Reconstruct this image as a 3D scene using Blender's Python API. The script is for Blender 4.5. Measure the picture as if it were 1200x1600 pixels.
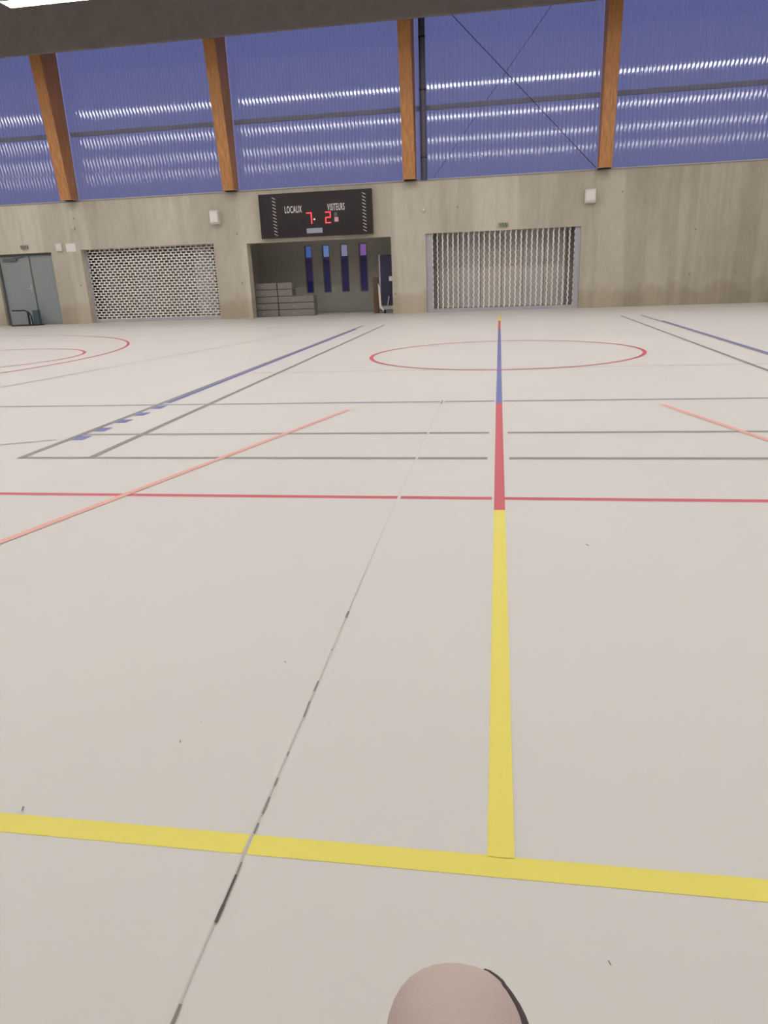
import bpy, bmesh, math, random
from mathutils import Vector, Matrix
random.seed(7)
for o in list(bpy.data.objects): bpy.data.objects.remove(o)
SC = bpy.context.scene
COL = SC.collection
PI = math.pi
# ------------------------------------------------------------ camera
cd = bpy.data.cameras.new('camera'); cam = bpy.data.objects.new('camera', cd); COL.objects.link(cam)
cd.sensor_fit = 'HORIZONTAL'; cd.sensor_width = 36.0; cd.lens = 36.0*1117.83/1200.0
cd.clip_start = 0.02; cd.clip_end = 500
R_ = Vector((0.98746699, 0.15330884, -0.03748794)); D_ = Vector((0.01273561, -0.31415525, -0.9492862)); F_ = Vector((-0.157311, 0.93691135, -0.31217042))
m = Matrix.Identity(4)
for i in range(3):
    m[i][0] = R_[i]; m[i][1] = -D_[i]; m[i][2] = -F_[i]
m.translation = Vector((-0.0108, 0.0, 1.0242))
cam.matrix_world = m
SC.camera = cam
# ------------------------------------------------------------ world: blue dusk sky
w = bpy.data.worlds.new('dusk'); SC.world = w; w.use_nodes = True
wn = w.node_tree; wn.nodes.clear()
tc = wn.nodes.new('ShaderNodeTexCoord'); sx = wn.nodes.new('ShaderNodeSeparateXYZ')
cr = wn.nodes.new('ShaderNodeValToRGB'); bg = wn.nodes.new('ShaderNodeBackground'); wo = wn.nodes.new('ShaderNodeOutputWorld')
wn.links.new(tc.outputs['Generated'], sx.inputs[0]); wn.links.new(sx.outputs['Z'], cr.inputs[0])
cr.color_ramp.elements[0].position = 0.0; cr.color_ramp.elements[0].color = (0.205, 0.213, 0.43, 1)
cr.color_ramp.elements[1].position = 0.6; cr.color_ramp.elements[1].color = (0.155, 0.188, 0.49, 1)
wn.links.new(cr.outputs[0], bg.inputs[0]); bg.inputs[1].default_value = 1.0
wn.links.new(bg.outputs[0], wo.inputs[0])
# ------------------------------------------------------------ exposure
SC.view_settings.view_transform = 'Standard'; SC.view_settings.look = 'None'
SC.view_settings.exposure = 0.0; SC.view_settings.gamma = 1.0; SC.view_settings.use_curve_mapping = False
LAMP = 17.2            # radiance of the hall luminaires' diffusers
LAMP_COL = (1.0, 0.972, 0.930)

# ------------------------------------------------------------ materials
def srgb(r, g, b):
    f = lambda c: (c/255/12.92) if c/255 <= 0.04045 else ((c/255+0.055)/1.055)**2.4
    return (f(r), f(g), f(b), 1)
def mat(name, col, rough=0.6, metal=0.0, spec=0.5, noise=0.0, nscale=8.0, stretch=(1, 1, 1), bump=0.0, bscale=60.0, emit=None, es=0):
    M = bpy.data.materials.new(name); M.use_nodes = True
    nt = M.node_tree; b = nt.nodes['Principled BSDF']
    b.inputs['Base Color'].default_value = col; b.inputs['Roughness'].default_value = rough
    b.inputs['Metallic'].default_value = metal; b.inputs['Specular IOR Level'].default_value = spec
    if emit:
        b.inputs['Emission Color'].default_value = emit; b.inputs['Emission Strength'].default_value = es
    if noise or bump:
        t = nt.nodes.new('ShaderNodeTexCoord'); mp = nt.nodes.new('ShaderNodeMapping'); mp.inputs['Scale'].default_value = stretch
        nt.links.new(t.outputs['Object'], mp.inputs[0])
    if noise:
        n = nt.nodes.new('ShaderNodeTexNoise'); n.inputs['Scale'].default_value = nscale; n.inputs['Detail'].default_value = 5
        nt.links.new(mp.outputs[0], n.inputs['Vector'])
        r = nt.nodes.new('ShaderNodeValToRGB')
        a = [max(0, c*(1-noise)) for c in col[:3]]+[1]; z = [min(1, c*(1+noise)) for c in col[:3]]+[1]
        r.color_ramp.elements[0].position = 0.3; r.color_ramp.elements[0].color = a
        r.color_ramp.elements[1].position = 0.7; r.color_ramp.elements[1].color = z
        nt.links.new(n.outputs['Fac'], r.inputs[0]); nt.links.new(r.outputs[0], b.inputs['Base Color'])
    if bump:
        n2 = nt.nodes.new('ShaderNodeTexNoise'); n2.inputs['Scale'].default_value = bscale
        bp = nt.nodes.new('ShaderNodeBump'); bp.inputs['Strength'].default_value = bump; bp.inputs['Distance'].default_value = 0.01
        nt.links.new(t.outputs['Object'], n2.inputs['Vector'])
        nt.links.new(n2.outputs['Fac'], bp.inputs['Height']); nt.links.new(bp.outputs[0], b.inputs['Normal'])
    return M

def concrete():
    M = bpy.data.materials.new('concrete'); M.use_nodes = True; nt = M.node_tree; b = nt.nodes['Principled BSDF']
    L = nt.links.new; N = nt.nodes.new
    t = N('ShaderNodeTexCoord')
    def noise(scale, st, det=4):
        mp = N('ShaderNodeMapping'); mp.inputs['Scale'].default_value = st; L(t.outputs['Object'], mp.inputs[0])
        n = N('ShaderNodeTexNoise'); n.inputs['Scale'].default_value = scale; n.inputs['Detail'].default_value = det
        L(mp.outputs[0], n.inputs['Vector']); return n.outputs['Fac']
    def ramp(fac, p0, c0, p1, c1):
        r = N('ShaderNodeValToRGB'); e = r.color_ramp.elements
        e[0].position = p0; e[0].color = c0; e[1].position = p1; e[1].color = c1; L(fac, r.inputs[0]); return r.outputs[0]
    def mul(a, c, f=1.0):
        x = N('ShaderNodeMix'); x.data_type = 'RGBA'; x.blend_type = 'MULTIPLY'; x.inputs[0].default_value = f
        L(a, x.inputs[6]); L(c, x.inputs[7]); return x.outputs[2]
    base = ramp(noise(1.0, (0.55, 0.55, 0.22)), 0.35, srgb(193, 185, 169), 0.68, srgb(212, 204, 188))
    s1 = ramp(noise(2.2, (1.0, 1.0, 0.05), 3), 0.44, (0.84, 0.83, 0.82, 1), 0.56, (1, 1, 1, 1))      # vertical pour streaks
    s2 = ramp(noise(7, (1, 1, 0.35), 6), 0.30, (0.90, 0.89, 0.87, 1), 0.6, (1, 1, 1, 1))
    c = mul(mul(base, s1, 0.9), s2, 0.8)
    # wall darker and greyer towards the right
    sp = N('ShaderNodeSeparateXYZ'); L(t.outputs['Object'], sp.inputs[0])
    mr = N('ShaderNodeMapRange'); mr.inputs[1].default_value = -2; mr.inputs[2].default_value = 5; L(sp.outputs['X'], mr.inputs[0])
    c = mul(c, ramp(mr.outputs[0], 0, (1, 1, 1, 1), 1, (0.86, 0.85, 0.84, 1)))
    # dirt and damp creeping up from the floor, with a ragged edge
    ad = N('ShaderNodeMath'); ad.operation = 'MULTIPLY_ADD'; ad.inputs[1].default_value = -0.75
    L(noise(2.4, (1, 1, 1), 3), ad.inputs[0]); L(sp.outputs['Z'], ad.inputs[2])
    c = mul(c, ramp(ad.outputs[0], 0.0, (0.80, 0.75, 0.68, 1), 0.25, (1, 1, 1, 1)), 0.8)
    L(c, b.inputs['Base Color']); b.inputs['Roughness'].default_value = 0.85
    bp = N('ShaderNodeBump'); bp.inputs['Strength'].default_value = 0.25; bp.inputs['Distance'].default_value = 0.01
    L(noise(30, (1, 1, 1)), bp.inputs['Height']); L(bp.outputs[0], b.inputs['Normal'])
    return M
def sheet_mat(gloss=True, tint=(0.68, 0.70, 0.76, 1)):
    # translucent blue-lit polycarbonate: see-through tint, a little scatter and a glossy skin
    M = bpy.data.materials.new('polycarbonate'); M.use_nodes = True; nt = M.node_tree; nt.nodes.clear()
    L = nt.links.new; N = nt.nodes.new
    tr = N('ShaderNodeBsdfTransparent'); tr.inputs[0].default_value = tint
    df = N('ShaderNodeBsdfDiffuse'); df.inputs[0].default_value = (0.30, 0.30, 0.33, 1)
    gl = N('ShaderNodeBsdfGlossy'); gl.inputs['Roughness'].default_value = 0.05; gl.inputs[0].default_value = (1, 1, 1, 1)
    fr = N('ShaderNodeFresnel'); fr.inputs['IOR'].default_value = 1.95
    a = N('ShaderNodeMixShader'); a.inputs[0].default_value = 0.16
    b = N('ShaderNodeMixShader'); o = N('ShaderNodeOutputMaterial')
    L(tr.outputs[0], a.inputs[1]); L(df.outputs[0], a.inputs[2])
    if not gloss:
        L(a.outputs[0], o.inputs[0]); return M
    L(fr.outputs[0], b.inputs[0]); L(a.outputs[0], b.inputs[1]); L(gl.outputs[0], b.inputs[2]); L(b.outputs[0], o.inputs[0])
    return M
def glass_mat(name, col, gloss=0.08):
    M = bpy.data.materials.new(name); M.use_nodes = True; nt = M.node_tree; nt.nodes.clear()
    L = nt.links.new; N = nt.nodes.new
    tr = N('ShaderNodeBsdfTransparent'); tr.inputs[0].default_value = col
    gl = N('ShaderNodeBsdfGlossy'); gl.inputs['Roughness'].default_value = 0.05
    b = N('ShaderNodeMixShader'); b.inputs[0].default_value = gloss; o = N('ShaderNodeOutputMaterial')
    L(tr.outputs[0], b.inputs[1]); L(gl.outputs[0], b.inputs[2]); L(b.outputs[0], o.inputs[0]); return M
def wood_mat():
    M = bpy.data.materials.new('glulam'); M.use_nodes = True; nt = M.node_tree; b = nt.nodes['Principled BSDF']
    L = nt.links.new; N = nt.nodes.new
    t = N('ShaderNodeTexCoord'); mp = N('ShaderNodeMapping'); mp.inputs['Scale'].default_value = (14, 14, 0.8); L(t.outputs['Object'], mp.inputs[0])
    n = N('ShaderNodeTexNoise'); n.inputs['Scale'].default_value = 2; n.inputs['Detail'].default_value = 6; L(mp.outputs[0], n.inputs['Vector'])
    r = N('ShaderNodeValToRGB'); r.color_ramp.elements[0].position = 0.3; r.color_ramp.elements[0].color = srgb(166, 112, 68)
    r.color_ramp.elements[1].position = 0.7; r.color_ramp.elements[1].color = srgb(206, 146, 90)
    L(n.outputs['Fac'], r.inputs[0]); L(r.outputs[0], b.inputs['Base Color']); b.inputs['Roughness'].default_value = 0.55
    return M

MT = dict(
    concrete=concrete(), sheet=sheet_mat(), sheet_rib=sheet_mat(False, (0.62, 0.64, 0.71, 1)), wood=wood_mat(),
    floor=mat('floor', srgb(211, 207, 202), 0.42, noise=0.025, nscale=0.5, spec=0.35, bump=0.03, bscale=25),
    yellow=mat('yellow_paint', srgb(232, 218, 92), 0.45), red=mat('red_paint', srgb(200, 86, 96), 0.45),
    blue=mat('blue_paint', srgb(108, 112, 172), 0.45), grey=mat('grey_paint', srgb(138, 134, 131), 0.45),
    faint=mat('faded_paint', srgb(190, 183, 178), 0.45), orange=mat('orange_paint', srgb(226, 166, 152), 0.45),
    faded_red=mat('faded_red_paint', srgb(205, 110, 108), 0.45), pale_blue=mat('thin_blue_paint', srgb(140, 140, 158), 0.45),
    joint=mat('joint', srgb(198, 193, 187), 0.6), gap=mat('open_joint', srgb(92, 80, 74), 0.9), gap_grey=mat('worn_joint', srgb(140, 130, 124), 0.9),
    ceil=mat('ceiling', srgb(146, 138, 136), 0.9, noise=0.05), beam=mat('edge_beam', srgb(140, 132, 130), 0.8, noise=0.08, nscale=3),
    galv=mat('galvanised', srgb(186, 184, 192), 0.4, metal=0.35, noise=0.04), grille=mat('grille', srgb(240, 235, 232), 0.4),
    door=mat('door_grey', srgb(140, 147, 148), 0.5, noise=0.03), dframe=mat('door_frame', srgb(92, 96, 94), 0.5),
    black=mat('black', srgb(30, 28, 30), 0.5), board=mat('scoreboard_face', srgb(40, 34, 36), 0.35, noise=0.05),
    white=mat('white', srgb(222, 216, 208), 0.5), paper=mat('paper', srgb(232, 228, 226), 0.7), legend=mat('legend', srgb(236, 232, 232), 0.6),
    led=mat('led', (0.6, 0.02, 0.02, 1), 0.4, emit=(1.0, 0.05, 0.06, 1), es=2.2), leddot=mat('led_dot', (1, .3, .3, 1), 0.4, emit=(1.0, 0.25, 0.22, 1), es=2.5),
    pink=mat('pink_patch', srgb(224, 176, 180), 0.6), plate=mat('nameplate', srgb(170, 170, 186), 0.4, metal=0.3),
    store=mat('storage_wall', srgb(196, 194, 186), 0.85, noise=0.05), panel_a=mat('panel_beige', srgb(204, 196, 190), 0.7, noise=0.05),
    panel_b=mat('panel_grey', srgb(204, 196, 198), 0.7, noise=0.04), panel_d=mat('panel_brown', srgb(150, 138, 126), 0.7, noise=0.05), panel_c=mat('panel_dark', srgb(156, 146, 146), 0.7, noise=0.05),
    matg=mat('gym_mat', srgb(128, 124, 118), 0.6, noise=0.05, nscale=3), navy=mat('navy_board', srgb(44, 46, 72), 0.45),
    brown=mat('brown_wood', srgb(98, 70, 52), 0.6, noise=0.15, stretch=(8, 8, 1)), steel=mat('steel', srgb(186, 182, 186), 0.4, metal=0.4),
    rail=mat('girt', srgb(215, 212, 214), 0.6), pipe=mat('pipe', srgb(104, 104, 122), 0.5), cable=mat('cable', srgb(48, 48, 66), 0.5),
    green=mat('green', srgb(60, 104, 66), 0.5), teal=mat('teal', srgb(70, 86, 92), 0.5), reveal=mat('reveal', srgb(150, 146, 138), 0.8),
    trouser=mat('trouser', srgb(188, 170, 162), 0.85, noise=0.03, nscale=20, bump=0.15, bscale=300), stripe=mat('trouser_strip', srgb(70, 60, 60), 0.8),
    skin=mat('skin', srgb(206, 160, 138), 0.5), shirt=mat('shirt', srgb(120, 124, 134), 0.85, noise=0.05), hair=mat('hair', srgb(62, 46, 36), 0.7),
    shoe=mat('shoe', srgb(60, 62, 70), 0.6), sole=mat('sole', srgb(225, 222, 216), 0.6), bench=mat('bench_wood', srgb(190, 150, 104), 0.5, noise=0.1, stretch=(1, 12, 12)),
    diffuser=mat('diffuser', (0.9, 0.9, 0.9, 1), 0.5, emit=LAMP_COL+(1,), es=LAMP), ground=mat('ground', srgb(58, 62, 56), 0.9, noise=0.2, nscale=0.5),
    outer=mat('outer_wall', srgb(124, 120, 160), 0.9, noise=0.1), indoor=mat('hall_paint', srgb(128, 120, 110), 0.9, noise=0.03))
# fixture glass of the four slits (each pane's own tint)
SLIT = [glass_mat('pane_'+str(i), c) for i, c in enumerate([(0.5, 0.72, 0.9, 1), (0.75, 0.98, 1.0, 1), (1.0, 1.0, 0.9, 1), (1.0, 0.68, 0.9, 1)])]
DARKPANE = glass_mat('pane_dark', (0.8, 0.75, 0.85, 1))

# ------------------------------------------------------------ helpers
class MB:
    def __init__(s): s.v = []; s.f = []
    def quad(s, a, b, c, d):
        n = len(s.v); s.v += [a, b, c, d]; s.f.append((n, n+1, n+2, n+3)); return s
    def box(s, x0, x1, y0, y1, z0, z1):
        n = len(s.v)
        s.v += [(x0, y0, z0), (x1, y0, z0), (x1, y1, z0), (x0, y1, z0), (x0, y0, z1), (x1, y0, z1), (x1, y1, z1), (x0, y1, z1)]
        s.f += [tuple(n+i for i in q) for q in ((0, 3, 2, 1), (4, 5, 6, 7), (0, 1, 5, 4), (1, 2, 6, 5), (2, 3, 7, 6), (3, 0, 4, 7))]; return s
    def poly(s, pts, lo, hi, axis='z'):           # prism of an outline
        n = len(s.v); k = len(pts)
        for h in (lo, hi):
            for a, b in pts: s.v.append({'z': (a, b, h), 'y': (a, h, b), 'x': (h, a, b)}[axis])
        s.f.append(tuple(n+i for i in reversed(range(k)))); s.f.append(tuple(n+k+i for i in range(k)))
        for i in range(k): s.f.append((n+i, n+(i+1) % k, n+k+(i+1) % k, n+k+i))
        return s
    def tube(s, pts, r, seg=8, caps=True):
        pts = [Vector(p) for p in pts]; n0 = len(s.v); up = Vector((0, 0, 1))
        rr = r if isinstance(r, (list, tuple)) else [r]*len(pts)
        for i, p in enumerate(pts):
            d = (pts[min(i+1, len(pts)-1)]-pts[max(i-1, 0)]).normalized()
            a = d.cross(up)
            if a.length < 0.05: a = d.cross(Vector((1, 0, 0)))
            a.normalize(); b = a.cross(d)
            for k in range(seg):
                t = 2*PI*k/seg; s.v.append(tuple(p+(a*math.cos(t)+b*math.sin(t))*rr[i]))
        for i in range(len(pts)-1):
            for k in range(seg):
                q = n0+i*seg; s.f.append((q+k, q+(k+1) % seg, q+seg+(k+1) % seg, q+seg+k))
        if caps:
            s.f.append(tuple(n0+k for k in reversed(range(seg)))); q = n0+(len(pts)-1)*seg; s.f.append(tuple(q+k for k in range(seg)))
        return s
    def build(s, name, material, parent=None, label=None, bevel=0, smooth=False, kind=None):
        me = bpy.data.meshes.new(name); me.from_pydata(s.v, [], s.f)
        bm = bmesh.new(); bm.from_mesh(me); bmesh.ops.recalc_face_normals(bm, faces=bm.faces)
        if bevel: bmesh.ops.bevel(bm, geom=[e for e in bm.edges], offset=bevel, segments=2, affect='EDGES', profile=0.6, clamp_overlap=True)
        if smooth:
            for f in bm.faces: f.smooth = True
        bm.to_mesh(me); bm.free(); me.materials.append(material)
        o = bpy.data.objects.new(name, me); COL.objects.link(o)
        if parent: o.parent = parent
        if label: o['label'] = label
        if kind: o['kind'] = kind
        return o
def origin(o, p):        # move a mesh object's origin to p without moving its shape
    o.data.transform(Matrix.Translation(-Vector(p))); o.location = p; return o
def thing(name, label, cat, loc, group=None):
    o = bpy.data.objects.new(name, None); COL.objects.link(o); o.location = loc; o.empty_display_size = 0.1
    o['label'] = label; o['category'] = cat
    if group: o['group'] = group
    return o
class Part:              # builds in world coordinates, parents to a thing at its base
    def __init__(s, root): s.r = root
    def __call__(s, name, mb, material, label=None, bevel=0, smooth=False, parent=None, kind=None):
        o = mb.build(name, material, None, label, bevel, smooth, kind)
        top = parent or s.r
        off = Vector((0, 0, 0)); q = top
        while q: off += q.location; q = q.parent
        o.data.transform(Matrix.Translation(-off)); o.parent = top; return o
def tag(o, label, cat, group=None):
    o['label'] = label; o['category'] = cat
    if group: o['group'] = group
    return o
def struct(name, mb, material, bevel=0, parent=None):
    o = mb.build(name, material, parent, bevel=bevel)
    if not parent: o['kind'] = 'structure'
    return o
def text_mesh(s, size, depth, material, name, parent_part, loc, sx=1.0, label=None):
    cu = bpy.data.curves.new(name, 'FONT'); cu.body = s; cu.size = size; cu.extrude = depth; cu.offset = .003; cu.align_x = 'CENTER'; cu.align_y = 'CENTER'
    cu.space_character = 1.16
    t = bpy.data.objects.new(name, cu); COL.objects.link(t)
    bpy.context.view_layer.update()
    me = bpy.data.meshes.new_from_object(t.evaluated_get(bpy.context.evaluated_depsgraph_get()))
    bpy.data.objects.remove(t)
    me.transform(Matrix.Translation(loc) @ Matrix.Rotation(PI/2, 4, 'X') @ Matrix.Diagonal((sx, 1, 1, 1)))
    me.materials.clear(); me.materials.append(material)
    o = bpy.data.objects.new(name, me); COL.objects.link(o)
    r = parent_part.r; me.transform(Matrix.Translation(-r.location)); o.parent = r
    if label: o['label'] = label
    return o

D = 21.13          # hall face of the concrete wall
TH = 0.34          # its thickness
ZT = 3.44          # its top
XL, XR, YB, ZC = -34.0, 19.0, -4.6, 8.2

# ------------------------------------------------------------ hall shell
floor = struct('floor', MB().box(XL-.3, XR+.3, YB-.3, D+4.6, -0.2, 0), MT['floor'])
struct('ceiling', MB().box(XL-.3, XR+.3, YB-.3, D+.5, ZC, ZC+.25), MT['ceil'])
struct('wall_left', MB().box(XL-.3, XL, YB-.3, D, 0, ZC), MT['indoor'])
struct('wall_right', MB().box(XR, XR+.3, YB-.3, D, 0, ZC), MT['indoor'])
struct('wall_back', MB().box(XL, XR, YB-.3, YB, 0, ZC), MT['indoor'])
DOOR = (-15.32, -13.42, 2.10); SH1 = (-12.44, -8.26, 2.13); OP = (-7.26, -3.06, 2.08); SH2 = (-2.09, 2.10, 2.11)
holes = [DOOR, SH1, OP, SH2]
wb = MB(); xs = XL
for a, b, h in holes:
    wb.box(xs, a, D, D+TH, 0, ZT); wb.box(a, b, D, D+TH, h, ZT); xs = b
wb.box(xs, XR, D, D+TH, 0, ZT)
wf = struct('wall_front', wb, MT['concrete'])
bm = bmesh.new(); bm.from_mesh(wf.data); bmesh.ops.remove_doubles(bm, verts=bm.verts, dist=1e-4); bm.to_mesh(wf.data); bm.free()
WP = Part(wf)
# formwork tie holes and cast marks that the photograph shows
for x, z in [(-12.62, 1.12), (-7.52, 2.35), (-7.5, 1.0), (-12.5, 3.0), (-2.98, .55), (5.0, 1.9), (4.95, .78), (3.1, 2.9), (-16.6, 1.1), (-1.2, 2.75), (6.1, .8)]:
    q = MB(); q.poly([(x+.022*math.cos(t*PI/5), z+.026*math.sin(t*PI/5)) for t in range(10)], D-.003, D+.004, 'y')
    WP('tie_hole', q, MT['gap_grey'])
# coping on the wall top
struct('trim_1', MB().box(XL, XR, D-.012, D+TH, ZT, ZT+.03), MT['reveal'])
# edge beam at the head of the glazing
struct('trim_2', MB().box(XL, XR, D-1.0, D-.86, 6.985, ZC), MT['beam'])
struct('trim_3', MB().box(XL, XR, D+.02, D+.3, 7.95, ZC), MT['beam'])

# ------------------------------------------------------------ corrugated polycarbonate bays, posts
POSTX = [-32.82, -27.78, -22.74, -17.7, -12.63, -7.70, -2.63, 2.43, 7.45, 12.5, 17.5]
PW = 0.33
SY = D+.12         # plane of the sheet
def corrugated(x0, x1, z0, z1, pitch=0.1, slope=0.055, seg=6):
    """shallow hollow flutes with a narrow raised rib between them"""
    mb = MB(); nr = int((x1-x0)/pitch); pitch = (x1-x0)/nr; fl = 0.60*pitch; dep = slope*fl/4; cols = []
    for r in range(nr):
        xb = x0+r*pitch
        for i in range(seg+1):
            u = i/seg; cols.append((xb+u*fl, SY+dep*4*u*(1-u)))
        cols.append((xb+fl+(pitch-fl)*.5, SY-.003))
    cols.append((x1, SY))
    n = len(cols)-1
    for z in (z0, (z0+z1)/2, z1):
        for x, y in cols: mb.v.append((x, y, z))
    for j in range(2):
        for i in range(n):
            a = j*(n+1)+i; mb.f.append((a, a+1, a+n+2, a+n+1))
    return mb
def sharpen(o):          # keep the flute smooth and the rib crisp
    me = o.data; bm = bmesh.new(); bm.from_mesh(me)
    for f in bm.faces:
        if f.normal.y > 0: f.normal_flip()
    for e in bm.edges:
        if len(e.link_faces) == 2 and e.calc_face_angle(0) > 0.18: e.smooth = False
    for i, f in enumerate(bm.faces):
        n_ = [v.co.x for v in f.verts]
        if max(n_)-min(n_) > 0.0142: f.material_index = 1
    bm.to_mesh(me); bm.free()
edges = [XL-PW]+POSTX+[XR]
k = 0
for i in range(len(edges)-1):
    a = edges[i]+PW; b = edges[i+1]
    if b-a < .3: continue
    k += 1
    wdw = corrugated(a+.004, b-.004, ZT+.03, 7.95).build('window_%d' % k, MT['sheet'], smooth=True); wdw.data.materials.append(MT['sheet_rib']); sharpen(wdw)
    wdw['kind'] = 'structure'
    P = Part(wdw)
    P('transom', MB().box(a, b, SY+.05, SY+.13, 5.18, 5.29), MT['rail'])
    P('sill_rail', MB().box(a, b, SY-.04, SY+.04, ZT+.03, ZT+.055), MT['rail'])
names = ['wooden post far left of the picture, the third beyond the left edge', 'wooden post far left of the picture, the second beyond the left edge', 'wooden post far left of the picture, the first of the far group', 'wooden glulam post just beyond the left edge of the picture', 'tapered orange-brown wooden post above the pillar between the grey door and first shutter', 'tapered orange-brown wooden post above the pillar left of the scoreboard',
         'orange-brown wooden post right of the scoreboard, beside a dark downpipe', 'orange-brown wooden post above the right end of the right-hand shutter', 'wooden glulam post right of the picture', 'second wooden glulam post right of the picture', 'wooden glulam post near the right-hand side wall']
for x, nm in zip(POSTX, names):
    t = thing('wooden_post', nm, 'post', (x+PW/2, D, ZT+.03), 'glulam posts between the translucent bays')
    P = Part(t)
    n_l = 6                                             # laminations, each board its own piece
    for q in range(n_l):
        f0, f1 = q/n_l, (q+1)/n_l
        yb = lambda f, dep: D+.09-dep*f
        dep0, dep1 = .09+.33, .09+.80
        m_ = MB(); g = 0.0015
        A = [(x+g, yb(f0, dep0), ZT+.03), (x+PW-g, yb(f0, dep0), ZT+.03), (x+PW-g, yb(f1, dep0)+g, ZT+.03), (x+g, yb(f1, dep0)+g, ZT+.03)]
        B = [(x+g, yb(f0, dep1), 7.7), (x+PW-g, yb(f0, dep1), 7.7), (x+PW-g, yb(f1, dep1)+g, 7.7), (x+g, yb(f1, dep1)+g, 7.7)]
        m_.v = A+B; m_.f = [(0, 3, 2, 1), (4, 5, 6, 7), (0, 1, 5, 4), (1, 2, 6, 5), (2, 3, 7, 6), (3, 0, 4, 7)]
        P('lamination', m_, MT['wood'])
    P('base_plate', MB().box(x-.015, x+PW+.015, D-.25, D+.1, ZT+.03, ZT+.05), MT['steel'])

# downpipe beside the third post
t = thing('downpipe', 'dark grey vertical pipe just right of the third wooden post', 'pipe', (-2.11, D-.02, ZT+.03))
P = Part(t); P('pipe', MB().tube([(-2.10, D+.02, ZT+.03), (-2.10, D+.02, ZC)], .085, 16), MT['pipe'], smooth=True)
for z in (4.0, 5.6, 6.8): P('clamp', MB().tube([(-2.10, D+.02, z), (-2.10, D+.02, z+.04)], .092, 16), MT['cable'])
# wind bracing
tag(origin(MB().tube([(-1.6, D-.08, 7.5), (2.39, D-.08, ZT+.06)], .009, 8).build('brace_cable', MT['cable'], smooth=True), (2.44, D-.08, ZT+.04)),
    'thin dark brace cable running diagonally down to the fourth wooden post', 'cable')
tag(origin(MB().tube([(1.3, D+.27, 7.5), (-1.9, D+.27, ZT+.06)], .006, 8).build('brace_cable', MT['cable'], smooth=True), (-2.3, D+.27, ZT+.04)),
    'faint brace cable crossing behind the blue sheet right of the downpipe', 'cable')

# ------------------------------------------------------------ luminaires
LX = [-30.54+5.02*i for i in range(9)]
LL, LW = 4.72, 0.42
base_light = None
def luminaire(x, y, label):
    t = thing('ceiling_light', label, 'light', (x, y, 6.8), 'ceiling lights in rows')
    P = Part(t)
    P('diffuser', MB().box(x+.02, x+LL-.02, y-LW+.02, y-.02, 6.79, 6.80), MT['diffuser'])
    P('housing', MB().box(x, x+LL, y-LW, y, 6.802, 6.90).box(x, x+.018, y-LW, y, 6.785, 6.802).box(x+LL-.018, x+LL, y-LW, y, 6.785, 6.802).box(x+.018, x+LL-.018, y-LW, y-LW+.018, 6.785, 6.802).box(x+.018, x+LL-.018, y-.018, y, 6.785, 6.802), MT['white'])
    for xx in (x+.5, x+LL-.5): P('hanger', MB().tube([(xx, y-LW/2, 6.9), (xx, y-LW/2, ZC)], .008, 6), MT['cable'])
    return t
def dup(root, dx, dy, label):
    r = root.copy(); COL.objects.link(r); r.location = root.location+Vector((dx, dy, 0)); r['label'] = label
    for c in root.children:
        q = c.copy(); COL.objects.link(q); q.parent = r
    return r
ROWS = [16.54, 11.7, 6.85, 2.0]
first = luminaire(LX[4], ROWS[0], 'white glowing ceiling light cut off by the top left corner of the photo')
for j, y in enumerate(ROWS):
    for i, x in enumerate(LX):
        if (i, j) == (4, 0): continue
        dup(first, x-LX[4], y-ROWS[0], 'long white ceiling light of the hall, seen only as streaks in the blue sheets')

# ------------------------------------------------------------ storage space behind the wall
SD = D+TH
WB = D+2.6
struct('wall_storage', MB().box(XL, -7.9, WB, WB+.2, 0, 3.2)      # pieces around the four slits are added below
       .box(-3.2, XR, WB, WB+.2, 0, 3.2), MT['store'])
slx = [(-6.25, -6.00), (-5.67, -5.42), (-5.08, -4.82), (-4.47, -4.21)]
SZ0, SZ1 = 0.60, 2.06
SZM = 1.70
sb = MB(); xx = -7.9
for a, b in slx:
    sb.box(xx, a, WB, WB+.2, 0, 3.2); sb.box(a, b, WB, WB+.2, 0, SZ0); sb.box(a, b, WB, WB+.2, SZ1, 3.2); xx = b
sb.box(xx, -3.2, WB, WB+.2, 0, 3.2)
struct('wall_slits', sb, MT['store'])
struct('ceiling_storage', MB().box(XL, XR, SD, WB+.2, 2.75, 2.9), MT['store'])
struct('wall_partition_left', MB().box(-7.95, -7.8, SD, WB, 0, 2.75), MT['store'])
struct('wall_partition_right', MB().box(-2.75, -2.6, SD, WB, 0, 2.75), MT['store'])
for i, (a, b) in enumerate(slx):
    fr = MB()
    fr.box(a, a+.025, WB-.02, WB+.1, SZ0, SZ1).box(b-.025, b, WB-.02, WB+.1, SZ0, SZ1).box(a+.025, b-.025, WB-.02, WB+.1, SZ0, SZ0+.025).box(a+.025, b-.025, WB-.02, WB+.1, SZ1-.025, SZ1).box(a+.025, b-.025, WB, WB+.1, SZM-.025, SZM)
    o = fr.build('window_%d' % (k+1+i), MT['reveal']); o['kind'] = 'structure'
    P = Part(o)
    P('pane', MB().box(a+.025, b-.025, WB+.05, WB+.06, SZM, SZ1-.025), SLIT[i])
    P('pane', MB().box(a+.025, b-.025, WB+.05, WB+.06, SZ0+.025, SZM-.025), DARKPANE)
# outdoor ground and the neighbouring building seen through the slits
struct('ground', MB().box(-60, 60, WB+.2, 90, -0.5, -0.3), MT['ground'])
nb = thing('building', 'dark building outside the slit windows', 'building', (-12, 46, -.3))
P = Part(nb)
P('wall', MB().box(-30, 6, 46, 52, -.3, 2.15), MT['outer'])
P('roof', MB().box(-30.3, 6.3, 45.7, 52.3, 2.15, 2.3), MT['outer'])

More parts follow.
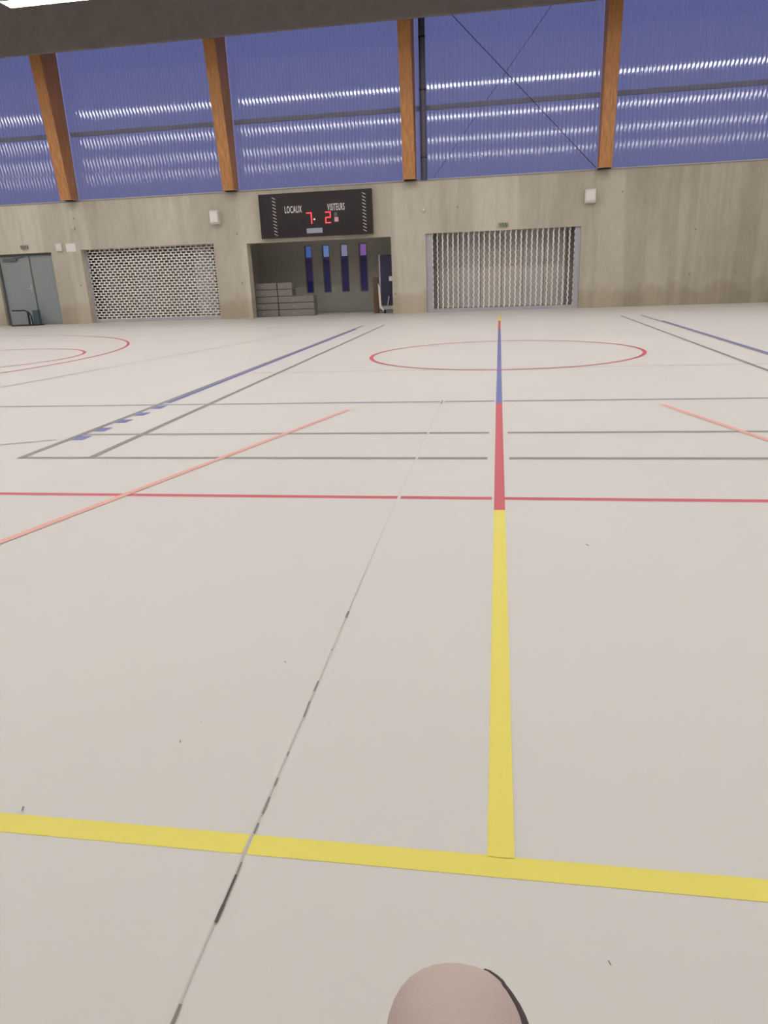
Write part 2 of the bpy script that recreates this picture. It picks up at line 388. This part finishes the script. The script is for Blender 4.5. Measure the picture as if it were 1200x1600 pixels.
# backing panels behind both grilles
def backing(x0, x1, y, mats, cat_label, ztop=2.6):
    t = thing('storage_cupboard', cat_label, 'cupboard', ((x0+x1)/2, y, 0), None); P = Part(t)
    n = len(mats); wv = (x1-x0)/n
    for i, mm in enumerate(mats):
        P('door_panel', MB().box(x0+i*wv+.006, x0+(i+1)*wv-.006, y, y+.03, .08, ztop), MT[mm])
    P('carcass', MB().box(x0, x1, y+.031, y+.45, .0, ztop+.02), MT['panel_c'])
backing(-12.55, -8.05, D+.95, ['panel_c', 'panel_d', 'panel_c', 'panel_d', 'panel_c', 'panel_b', 'panel_c'], 'pale panelled cupboards behind the left-hand shutter')
backing(-2.4, 2.4, D+.95, ['panel_c', 'panel_a', 'panel_b', 'panel_a', 'panel_a', 'panel_b', 'panel_a', 'panel_c'], 'beige and grey panelled cupboards behind the right-hand shutter')

# ------------------------------------------------------------ roller grilles
def grille(x0, x1, ztop, nx, nz, label, cell_style, gy):
    t = thing('roller_grille', label, 'shutter', ((x0+x1)/2, gy, 0), None); P = Part(t)
    gw = .075 if cell_style == 'brick' else .17
    P('guide_rail', MB().box(x0+.0, x0+gw, gy-.03, gy+.03, 0, ztop), MT['galv'])
    P('guide_rail', MB().box(x1-gw*.9, x1, gy-.03, gy+.03, 0, ztop), MT['galv'])
    P('bottom_bar', MB().box(x0+gw, x1-gw*.9, gy-.025, gy+.025, 0, .095), MT['galv'])
    P('head_roll', MB().tube([(x0+.1, gy+.17, ztop+.12), (x1-.1, gy+.17, ztop+.12)], .14, 20), MT['galv'], smooth=True)
    a, b = x0+gw, x1-gw*.9; dz = (ztop-.095)/nz; dx = (b-a)/nx
    rods = MB(); links = MB()
    rr = .006 if cell_style == 'wave' else .0085
    for j in range(nz+1):
        z = .095+j*dz
        if cell_style == 'brick' or j % 1 == 0:
            rods.tube([(a, gy, z), (b, gy, z)], .0125 if cell_style == 'brick' else .0015, 5)
    for j in range(nz):
        for i in range(nx+1):
            x = a+(i+(0.5 if j % 2 else 0.0)*(1 if cell_style == 'brick' else .22))*dx
            if x > b: continue
            z = .095+j*dz
            if cell_style == 'brick': links.box(x-.019, x+.019, gy-.012, gy-.004, z, z+dz)
            else: links.box(x-.017, x+.017, gy-.012, gy-.004, z+.004, z+dz-.004)
    P('rods', rods, MT['grille'], kind='stuff'); P('links', links, MT['grille'], kind='stuff')
grille(SH1[0], SH1[1], SH1[2], 25, 26, 'closed silver mesh shutter of brick-pattern cells beside the grey door', 'brick', D+.22)
grille(SH2[0], SH2[1], SH2[2], 27, 26, 'closed silver mesh shutter with wavy vertical links, behind the coloured centre line', 'wave', D+.10)

# ------------------------------------------------------------ grey double door
dr = MB().box(DOOR[0], DOOR[0]+.06, D+.10, D+.22, 0, DOOR[2]).box(DOOR[1]-.06, DOOR[1], D+.10, D+.22, 0, DOOR[2]).box(DOOR[0]+.06, DOOR[1]-.06, D+.10, D+.22, DOOR[2]-.06, DOOR[2]).build('door_1', MT['dframe']); dr['kind'] = 'structure'
P = Part(dr); mid = -14.26
l1 = P('door_leaf', MB().box(DOOR[0]+.063, mid-.004, D+.13, D+.18, .01, DOOR[2]-.063), MT['door'], bevel=.004)
l2 = P('door_leaf', MB().box(mid+.004, DOOR[1]-.063, D+.13, D+.18, .01, DOOR[2]-.063), MT['door'], bevel=.004)
P('door_handle', MB().box(mid-.11, mid-.07, D+.115, D+.13, .98, 1.20).tube([(mid-.09, D+.1, 1.08), (mid-.22, D+.1, 1.08)], .011, 8).tube([(mid-.09, D+.13, 1.08), (mid-.09, D+.09, 1.08)], .011, 8), MT['steel'], parent=l1)
P('door_closer', MB().box(DOOR[0]+.2, DOOR[0]+.65, D+.075, D+.13, 1.90, 1.97).tube([(DOOR[0]+.5, D+.1, 1.975), (DOOR[0]+.75, D+.1, 1.99), (DOOR[0]+.9, D+.12, 2.02)], .01, 6), MT['dframe'], parent=l1)
P('astragal', MB().box(mid-.02, mid+.02, D+.12, D+.13, .02, DOOR[2]-.07), MT['dframe'], parent=l2)

# low black stand before the doors; teal block stands in for shade on them
t = thing('equipment_stand', 'low black tubular stand in front of the grey doors, with a teal block for the shadow on them', 'stand', (-14.4, D-.25, 0)); P = Part(t)
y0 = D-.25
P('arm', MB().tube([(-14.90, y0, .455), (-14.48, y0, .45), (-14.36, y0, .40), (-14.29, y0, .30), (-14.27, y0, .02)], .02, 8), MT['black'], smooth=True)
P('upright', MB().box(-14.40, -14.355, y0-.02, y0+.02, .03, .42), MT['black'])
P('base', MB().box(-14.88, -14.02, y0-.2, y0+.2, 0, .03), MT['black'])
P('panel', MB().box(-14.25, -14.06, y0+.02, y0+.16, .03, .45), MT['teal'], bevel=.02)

# ------------------------------------------------------------ scoreboard
by = D-.16
t = thing('scoreboard', 'black electronic scoreboard showing 7 and 2 above the open storage bay', 'scoreboard', (-5.18, by, 2.19)); P = Part(t)
P('case', MB().box(-6.72, -3.56, by, D, 2.19, 3.31), MT['board'], bevel=.008)
P('frame', MB().box(-6.74, -6.715, by-.012, D, 2.175, 3.325).box(-3.565, -3.54, by-.012, D, 2.175, 3.325).box(-6.715, -3.565, by-.012, D, 3.30, 3.325).box(-6.715, -3.565, by-.012, D, 2.175, 2.2), MT['black'])
yf = by-.004
text_mesh('LOCAUX', .25, .002, MT['legend'], 'lettering', P, (-5.765, yf, 2.89), .44)
text_mesh('VISITEURS', .25, .002, MT['legend'], 'lettering', P, (-4.54, yf, 2.90), .385)
def seg7(x, z, w_, h, segs):
    q = MB(); s = .026; sl = .0
    H = h/2
    S = {'a': (x+.006, x+w_-.006, z+h-s, z+h), 'd': (x+.006, x+w_-.006, z, z+s), 'g': (x+.006, x+w_-.006, z+H-s/2, z+H+s/2),
         'f': (x, x+s, z+H+.006, z+h-.006), 'b': (x+w_-s, x+w_, z+H+.006, z+h-.006), 'e': (x, x+s, z+.006, z+H-.006), 'c': (x+w_-s, x+w_, z+.006, z+H-.006)}
    for c in segs:
        a, b, c0, d0 = S[c]; q.box(a, b, yf-.004, yf+.004, c0, d0)
    return q
P('digit', seg7(-5.40, 2.50, .16, .30, 'abc'), MT['led']); P('digit', seg7(-4.86, 2.50, .16, .30, 'abged'), MT['led'])
P('digit_dot', MB().box(-5.19, -5.155, yf-.004, yf+.004, 2.60, 2.64), MT['leddot'])
P('nameplate', MB().box(-5.41, -4.96, by-.008, by, 2.26, 2.39), MT['plate'])
P('face_patch', MB().box(-4.60, -4.49, by-.006, by, 2.53, 2.65), MT['pink'], label='small pale pink patch')  # flat pink and grey patches on the board face
P('face_patch', MB().box(-4.60, -4.52, by-.006, by, 2.67, 2.77), MT['pipe'], label='small dark grey patch')
for sx_ in (-6.31, -3.75):
    q = MB(); n_ = 12
    for i in range(n_):
        z = 2.24+i*(1.03/n_)
        q.poly([(sx_-.06, z+.05), (sx_-.03, z+.05), (sx_+.06, z), (sx_+.03, z)], by-.006, by, 'y')
    P('indicator_strip', q, MT['legend'], label='vertical strip of small white slanted marks')

# ------------------------------------------------------------ small wall fittings
def wall_box(x0, x1, z0, z1, dep, label, name='wall_speaker', cat='speaker', mt='white', by_=None):
    t = thing(name, label, cat, ((x0+x1)/2, D, z0)); P = Part(t)
    P('housing', MB().poly([(D, z0), (D-dep*.8, z0), (D-dep, z0+.05), (D-dep, z1-.03), (D-dep*.85, z1), (D, z1)], x0, x1, 'x'), MT[mt], bevel=.008)
    P('front_cover', MB().box(x0+.03, x1-.03, D-dep-.006, D-dep, z0+.07, z1-.05), MT['paper'])
wall_box(-8.22, -7.97, 2.63, 3.0, .2, 'white wall box above the right end of the left-hand shutter')
wall_box(2.14, 2.41, 2.66, 3.0, .2, 'white wall box above the right end of the right-hand shutter')
def sensor(x, z, label):
    t = thing('motion_sensor', label, 'sensor', (x, D, z-.05)); P = Part(t)
    P('bracket', MB().tube([(x, D, z+.02), (x, D-.05, z+.02)], .018, 8), MT['steel'])
    P('head', MB().tube([(x-.02, D-.05, z+.05), (x, D-.08, z+.02), (x+.02, D-.10, z-.05)], [.03, .04, .03], 10), MT['white'], smooth=True)
sensor(-12.53, 2.73, 'small white sensor on the concrete above the door-side pillar')
sensor(-2.13, 2.71, 'small white sensor on the concrete right of the scoreboard')
tag(origin(MB().box(-13.20, -13.01, D-.07, D, 2.12, 2.33).build('alarm_box', MT['white'], bevel=.01), (-13.1, D, 2.12)), 'small white box on the pillar right of the grey door', 'box')
tag(origin(MB().box(-12.90, -12.60, D-.006, D, 2.09, 2.32).build('notice', MT['paper']), (-12.75, D, 2.09)), 'white paper notice between the grey door and left shutter', 'notice')
def exit_light(x, z, wd, label):
    t = thing('exit_light', label, 'light', (x, D, z-.05)); P = Part(t)
    P('housing', MB().box(x-wd/2, x+wd/2, D-.06, D, z-.05, z+.05), MT['reveal'], bevel=.008)
    for i in range(3): P('green_bar', MB().poly([(x-wd*.36+i*wd*.27, z+.04), (x-wd*.26+i*wd*.27, z+.04), (x-wd*.18+i*wd*.27, z-.04), (x-wd*.28+i*wd*.27, z-.04)], D-.064, D-.0605, 'y'), MT['green'])
exit_light(.03, 2.24, .26, 'small emergency light with green bars above the right-hand shutter')
exit_light(-14.25, 2.28, .24, 'small emergency light with green bars above the grey double door')

# ------------------------------------------------------------ things in the open bay
def mat_slab(x0, x1, z0, z1, label, y=D+.55, dy=.4):
    o = MB().box(x0, x1, y, y+dy, z0, z1-.012).build('gym_mat', MT['matg'], bevel=.02)
    origin(o, ((x0+x1)/2, y+dy/2, z0)); tag(o, label, 'mat', 'grey gym mats stacked in the open bay')
    g = MB().box(-.11, -.05, -dy/2-.012, -dy/2-.0005, (z1-z0)*.35, (z1-z0)*.6); g.build('handle', MT['panel_c'], o)
    s = MB().box(x0-(x0+x1)/2+.02, x1-(x0+x1)/2-.02, -dy/2-.004, -dy/2+.004, .012, .02); s.build('piping', MT['panel_c'], o)
order = ['bottom', 'second from bottom', 'middle', 'second from top', 'top']
zz = [0.0, .2, .395, .59, .785, .98]
for i in range(5):
    mat_slab(-7.38, -6.64, zz[i], zz[i+1], 'thick grey gym mat, %s of the left-hand stack in the open bay' % order[i])
    xr = -5.52 if i < 3 else -6.17
    mat_slab(-6.62, xr, zz[i], zz[i+1], 'thick grey gym mat, %s of the stack %s' % (order[i], 'under the slit windows, long one' if i < 3 else 'under the slit windows, short one'))
# folded table-tennis table
t = thing('folded_table', 'folded navy table on a wheeled steel frame at the right of the open bay', 'table', (-3.2, D+.6, 0)); P = Part(t)
P('tabletop', MB().box(-3.48, -2.95, D+.55, D+.575, .22, 1.62), MT['navy'])
P('tabletop', MB().box(-3.48, -2.95, D+.70, D+.725, .22, 1.62), MT['navy'])
P('edge_strip', MB().box(-3.515, -3.482, D+.54, D+.58, .22, 1.63), MT['steel'])
P('leg', MB().poly([(-3.56, .86), (-3.50, .74), (-3.47, .22), (-3.36, .05), (-3.40, .03), (-3.54, .18)], D+.50, D+.535, 'y'), MT['white'], label='white bent leg')
P('crossbar', MB().box(-3.42, -2.95, D+.50, D+.54, .12, .2), MT['steel'])
P('bracket', MB().box(-3.22, -2.95, D+.47, D+.53, .90, 1.03), MT['white'], label='pale metal bracket')
P('strut', MB().tube([(-3.30, D+.52, .15), (-3.24, D+.52, .48)], .02, 8), MT['steel'])
for x in (-3.38, -3.0): P('wheel', MB().tube([(x-.02, D+.52, .05), (x+.02, D+.52, .05)], .05, 14), MT['black'])
tag(origin(MB().box(-3.72, -3.58, D+.62, D+.74, 0, 1.02).build('wooden_board', MT['brown'], bevel=.005), (-3.64, D+.68, 0)), 'upright brown wooden board beside the folded navy table', 'board')

# ------------------------------------------------------------ floor markings (painted pieces of the floor)
LZ = [0.0004]
def ribbon(name, pts, wd, mt, label=None, closed=False):
    LZ[0] += 0.00006; z = LZ[0]
    mb = MB(); n = len(pts); P_ = [Vector((a, b)) for a, b in pts]
    L_, R2 = [], []
    for i in range(n):
        if closed: d = P_[(i+1) % n]-P_[i-1]
        else: d = P_[min(i+1, n-1)]-P_[max(i-1, 0)]
        d.normalize(); nrm = Vector((-d.y, d.x))*wd/2
        L_.append(P_[i]+nrm); R2.append(P_[i]-nrm)
    for i in range(n if closed else n-1):
        j = (i+1) % n
        mb.quad((L_[i].x, L_[i].y, z), (R2[i].x, R2[i].y, z), (R2[j].x, R2[j].y, z), (L_[j].x, L_[j].y, z))
    o = mb.build(name, MT[mt], floor, label)
    # straight up
    me = o.data
    for p in me.polygons:
        if p.normal.z < 0: me.flip_normals(); break
    return o
W5 = .05
cx = lambda y: (-.0165*min(1, (y-1)/5.) - max(0, (y-6))*.0019) + .003
def hline(y, x0, x1, wd, mt, label, gaps=((-.492, .012),), yl=None, yr=None):
    """straight line along x, broken at the floor joint and beside the centre stripe"""
    cuts = []; xs_ = x0
    for c, g in sorted(gaps):
        if x0 < c < x1: cuts.append((xs_, c-g)); xs_ = c+g
    cuts.append((xs_, x1))
    for a, b in cuts: ribbon('court_line', [(a, y), (b, y)], wd, mt, label)
SG = (-.488, .008)
hline(1.046, -1.6, 1.4, W5, 'yellow', 'yellow line', gaps=((-.476, .004),))
hline(3.30, -9, 6, .045, 'red', 'red line', gaps=(SG, (-.01, .03)))
hline(4.085, -3.085, 3.07, .05, 'grey', 'grey line', gaps=(SG, (-.013, .062)))
hline(4.79, -3.05, 3.05, .05, 'grey', 'grey line', gaps=(SG, (-.015, .062)))
hline(6.05, -15, 10, .05, 'pale_blue', 'thin blue-grey line', gaps=((-.488, .02), (-.017, .035)))
hline(8.2, -2.9, 10, .04, 'faint', 'faint grey line', gaps=((-.02, .035),))
for y0_, y1_, c in [(1.0712, 3.12, 'yellow'), (3.12, 5.95, 'red'), (5.95, 13.9, 'blue'), (13.9, 16.6, 'red'), (16.6, 19.2, 'yellow')]:
    ribbon('centre_stripe', [(cx(y0_), y0_-(.004 if y0_ < 2 else 0)), (cx((y0_+y1_)/2), (y0_+y1_)/2), (cx(y1_), y1_)], W5, c, c+' length of the centre stripe')
# badminton side lines
ribbon('court_line', [(-3.06, 4.085), (-3.06, 16.3)], .05, 'grey', 'grey line')
ribbon('court_line', [(-2.575, 4.11), (-2.57, 16.3)], .05, 'grey', 'grey line')
ribbon('court_line', [(3.05, 4.085), (3.08, 17.2)], .05, 'grey', 'grey line')
ribbon('court_line', [(2.60, 4.085), (2.64, 17.2)], .05, 'grey', 'grey line')
ribbon('court_line', [(-3.005, 6.15), (-3.0, 15.2)], .055, 'blue', 'blue line')
ribbon('court_line', [(3.10, 6.15), (3.13, 15.2)], .055, 'blue', 'blue line')
for y in (4.60, 4.90, 5.22, 5.53, 5.85): ribbon('court_dash', [(-2.985, y), (-2.985, y+.14)], .09, 'blue', 'short blue dash')
# orange key lines
ribbon('court_line', [(-2.58, 1.0), (-1.235, 5.70)], .045, 'orange', 'pale orange line')
ribbon('court_line', [(2.58, 1.0), (1.24, 5.80)], .045, 'orange', 'pale orange line')
ribbon('court_line', [(-5.62, 7.1), (-4.15, 14.3)], .04, 'faint', 'faint grey line')
ribbon('court_line', [(-5.0, 3.75), (-3.15, 4.62)], .03, 'faint', 'faint grey line')
# circles
def arc(cx_, cy_, r, a0, a1, wd, mt, label, n=96):
    full = abs(a1-a0) >= 2*PI-.001
    pts = [(cx_+r*math.cos(a0+(a1-a0)*i/n), cy_+r*math.sin(a0+(a1-a0)*i/n)) for i in range(n if full else n+1)]
    ribbon('court_circle' if full else 'court_arc', pts, wd, mt, label, closed=full)
arc(.04, 9.85, 1.77, 0, 2*PI, W5, 'red', 'red centre circle')
arc(-8.5, 10.5, 1.80, 0, 2*PI, W5, 'red', 'red free throw circle')
arc(-12.2, 10.3, 5.87, -PI/2, PI/2, W5, 'red', 'large red arc')
# floor joint running away from the camera, open and worn in places
ribbon('floor_joint', [(-.470, .45), (-.476, 1.0), (-.478, 1.4), (-.484, 2.0), (-.494, 3.0), (-.492, 6.0)], .0028, 'joint', 'thin floor joint')
for y0_, y1_, wd, mt in [(.60, .725, .005, 'gap_grey'), (.868, .905, .006, 'gap'), (.905, .97, .0045, 'gap'), (.97, 1.0, .003, 'gap_grey'), (1.072, 1.10, .004, 'gap_grey'), (1.125, 1.175, .004, 'gap_grey'),
                      (1.21, 1.235, .004, 'gap_grey'), (1.31, 1.325, .003, 'gap_grey'), (1.46, 1.53, .004, 'gap_grey'), (1.575, 1.625, .005, 'gap_grey'), (1.79, 1.80, .003, 'gap_grey'), (2.0, 2.045, .007, 'gap_grey'), (5.93, 6.1, .012, 'grey')]:
    f = lambda y: -.470-.006*(y-.7)/.3*.4 if y < 1.5 else (-.479-.0067*(y-1.5) if y < 3 else -.490)
    ribbon('joint_gap', [(f(y0_), y0_), (f(y1_), y1_)], wd, mt, 'dark open length of the joint')
for x, y, s in [(-.745, 1.34, .006), (-.725, 1.42, .003), (.167, .875, .005), (-.60, 1.72, .006), (.33, 2.7, .012), (-1.75, 1.65, .012), (-.98, 1.09, .008)]:
    ribbon('scuff', [(x, y), (x+s*.7, y-s*1.6)], s*.5, 'gap_grey', 'small dark scuff')

# ------------------------------------------------------------ seated person: only one knee is in the picture
def skin_obj(name, chains, material, parent, subsurf=3, root=None):
    """chains: lists of (co, radius); points at the same coordinate are shared"""
    vs, es, rad, idx = [], [], [], {}
    for ch in chains:
        prev = None
        for co, r in ch:
            kx = tuple(round(c, 4) for c in co)
            if kx not in idx: idx[kx] = len(vs); vs.append(co); rad.append(r)
            i = idx[kx]
            if prev is not None and prev != i: es.append((prev, i))
            prev = i
    me = bpy.data.meshes.new(name); me.from_pydata(vs, es, [])
    o = bpy.data.objects.new(name, me); COL.objects.link(o)
    md = o.modifiers.new('skin', 'SKIN'); md.use_smooth_shade = True
    sv = me.skin_vertices[0].data if me.skin_vertices else None
    if sv is None:
        bpy.context.view_layer.objects.active = o; me.attributes
        bm_ = bmesh.new(); bm_.from_mesh(me); bm_.verts.layers.skin.verify(); bm_.to_mesh(me); bm_.free(); sv = me.skin_vertices[0].data
    for i, r in enumerate(rad):
        r2 = r if isinstance(r, tuple) else (r, r); sv[i].radius = r2
    sv[0].use_root = True
    s2 = o.modifiers.new('sub', 'SUBSURF'); s2.levels = subsurf; s2.render_levels = subsurf
    bpy.context.view_layer.update()
    me2 = bpy.data.meshes.new_from_object(o.evaluated_get(bpy.context.evaluated_depsgraph_get()))
    bpy.data.objects.remove(o)
    for p in me2.polygons: p.use_smooth = True
    me2.materials.clear(); me2.materials.append(material)
    o = bpy.data.objects.new(name, me2); COL.objects.link(o)
    me2.transform(Matrix.Translation(-parent.location)); o.parent = parent
    return o
HX = -0.06; HY = -0.24
per = thing('person', 'seated person in pale pinkish-beige trousers, one knee at the bottom edge', 'person', (HX-.1, HY, 0))
hip = (-.14, -.20, .50)
KN = (-.040, .425, .462)
TR = skin_obj('trousers', [
    [(hip, .12), ((-.03, -.17, .49), .10), ((-.008, .02, .475), .09), ((-.014, .22, .468), .079), ((-.026, .33, .466), .069), (KN, .060), ((-.042, .435, .38), .056), ((-.05, .38, .24), .055), ((-.055, .35, .13), .05)],
    [(hip, .12), ((-.28, -.17, .49), .10), ((-.33, -.02, .475), .085), ((-.37, .12, .46), .07), ((-.39, .20, .44), .06), ((-.39, .18, .34), .054), ((-.39, .13, .22), .055), ((-.39, .11, .13), .05)],
    [(hip, .12), ((-.18, -.24, .62), (.15, .11))]], MT['trouser'], per)
skin_obj('body', [
    [((-.18, -.25, .66), (.13, .10)), ((-.17, -.28, .85), (.15, .10)), ((-.17, -.30, 1.0), (.15, .10)), ((-.17, -.30, 1.08), .06), ((-.17, -.29, 1.14), .052), ((-.165, -.275, 1.21), .078), ((-.165, -.27, 1.30), .088), ((-.165, -.275, 1.37), .07)],
    [((-.17, -.30, 1.0), (.15, .10)), ((.0, -.30, 1.0), .055), ((.06, -.25, .86), .045), ((.09, -.17, .78), .038), ((.05, -.10, .90), .028), ((.025, -.08, .97), .028), ((.02, -.075, 1.02), .022)],
    [((-.17, -.30, 1.0), (.15, .10)), ((-.34, -.30, 1.0), .055), ((-.36, -.25, .86), .045), ((-.32, -.17, .78), .038), ((-.16, -.11, .90), .028), ((-.09, -.085, .97), .028), ((-.07, -.08, 1.02), .022)]],
    MT['shirt'], per)
P = Part(per)
for xf, yf_ in ((-.06, .33), (-.39, .11)):
    P('shoe', MB().poly([(xf-.045, yf_-.1), (xf+.045, yf_-.1), (xf+.05, yf_+.08), (xf+.035, yf_+.17), (xf, yf_+.19), (xf-.035, yf_+.17), (xf-.05, yf_+.08)], .0, .085), MT['shoe'], bevel=.02)
    P('sock', MB().tube([(xf, yf_-.01, .07), (xf, yf_-.01, .14)], .04, 12), MT['white'])
# dark strip standing proud on the outer side of the knee
bpy.context.view_layer.update()
sp_, sr_ = [], []
SP = [(Vector(a), b) for a, b in zip([(-.005, .50, .50), (.012, .45, .505), (.030, .41, .51), (.046, .37, .515), (.056, .32, .52), (.062, .25, .52)], [.0008, .0016, .0028, .004, .0045, .0045])]
SP = [(SP[i][0].lerp(SP[i+1][0], k_/4), SP[i][1]+(SP[i+1][1]-SP[i][1])*k_/4) for i in range(5) for k_ in range(4)]
for (x, y, z), r in SP:
    ok, lc, nr, _ = TR.closest_point_on_mesh(Vector((x, y, z))-per.location)
    sp_.append(tuple(lc+nr*.0005+per.location)); sr_.append(r)
P('side_strip', MB().tube(sp_, sr_, 8), MT['stripe'], smooth=True)
bench = thing('bench', 'low wooden bench under the seated person, below the picture', 'bench', (-.2, -.32, 0)); P = Part(bench)
P('seat', MB().box(-1.4, 1.2, -.50, -.14, .34, .38), MT['bench'], bevel=.006)
for x in (-1.2, 0.95): P('leg', MB().box(x, x+.06, -.46, -.18, 0, .34), MT['black'])
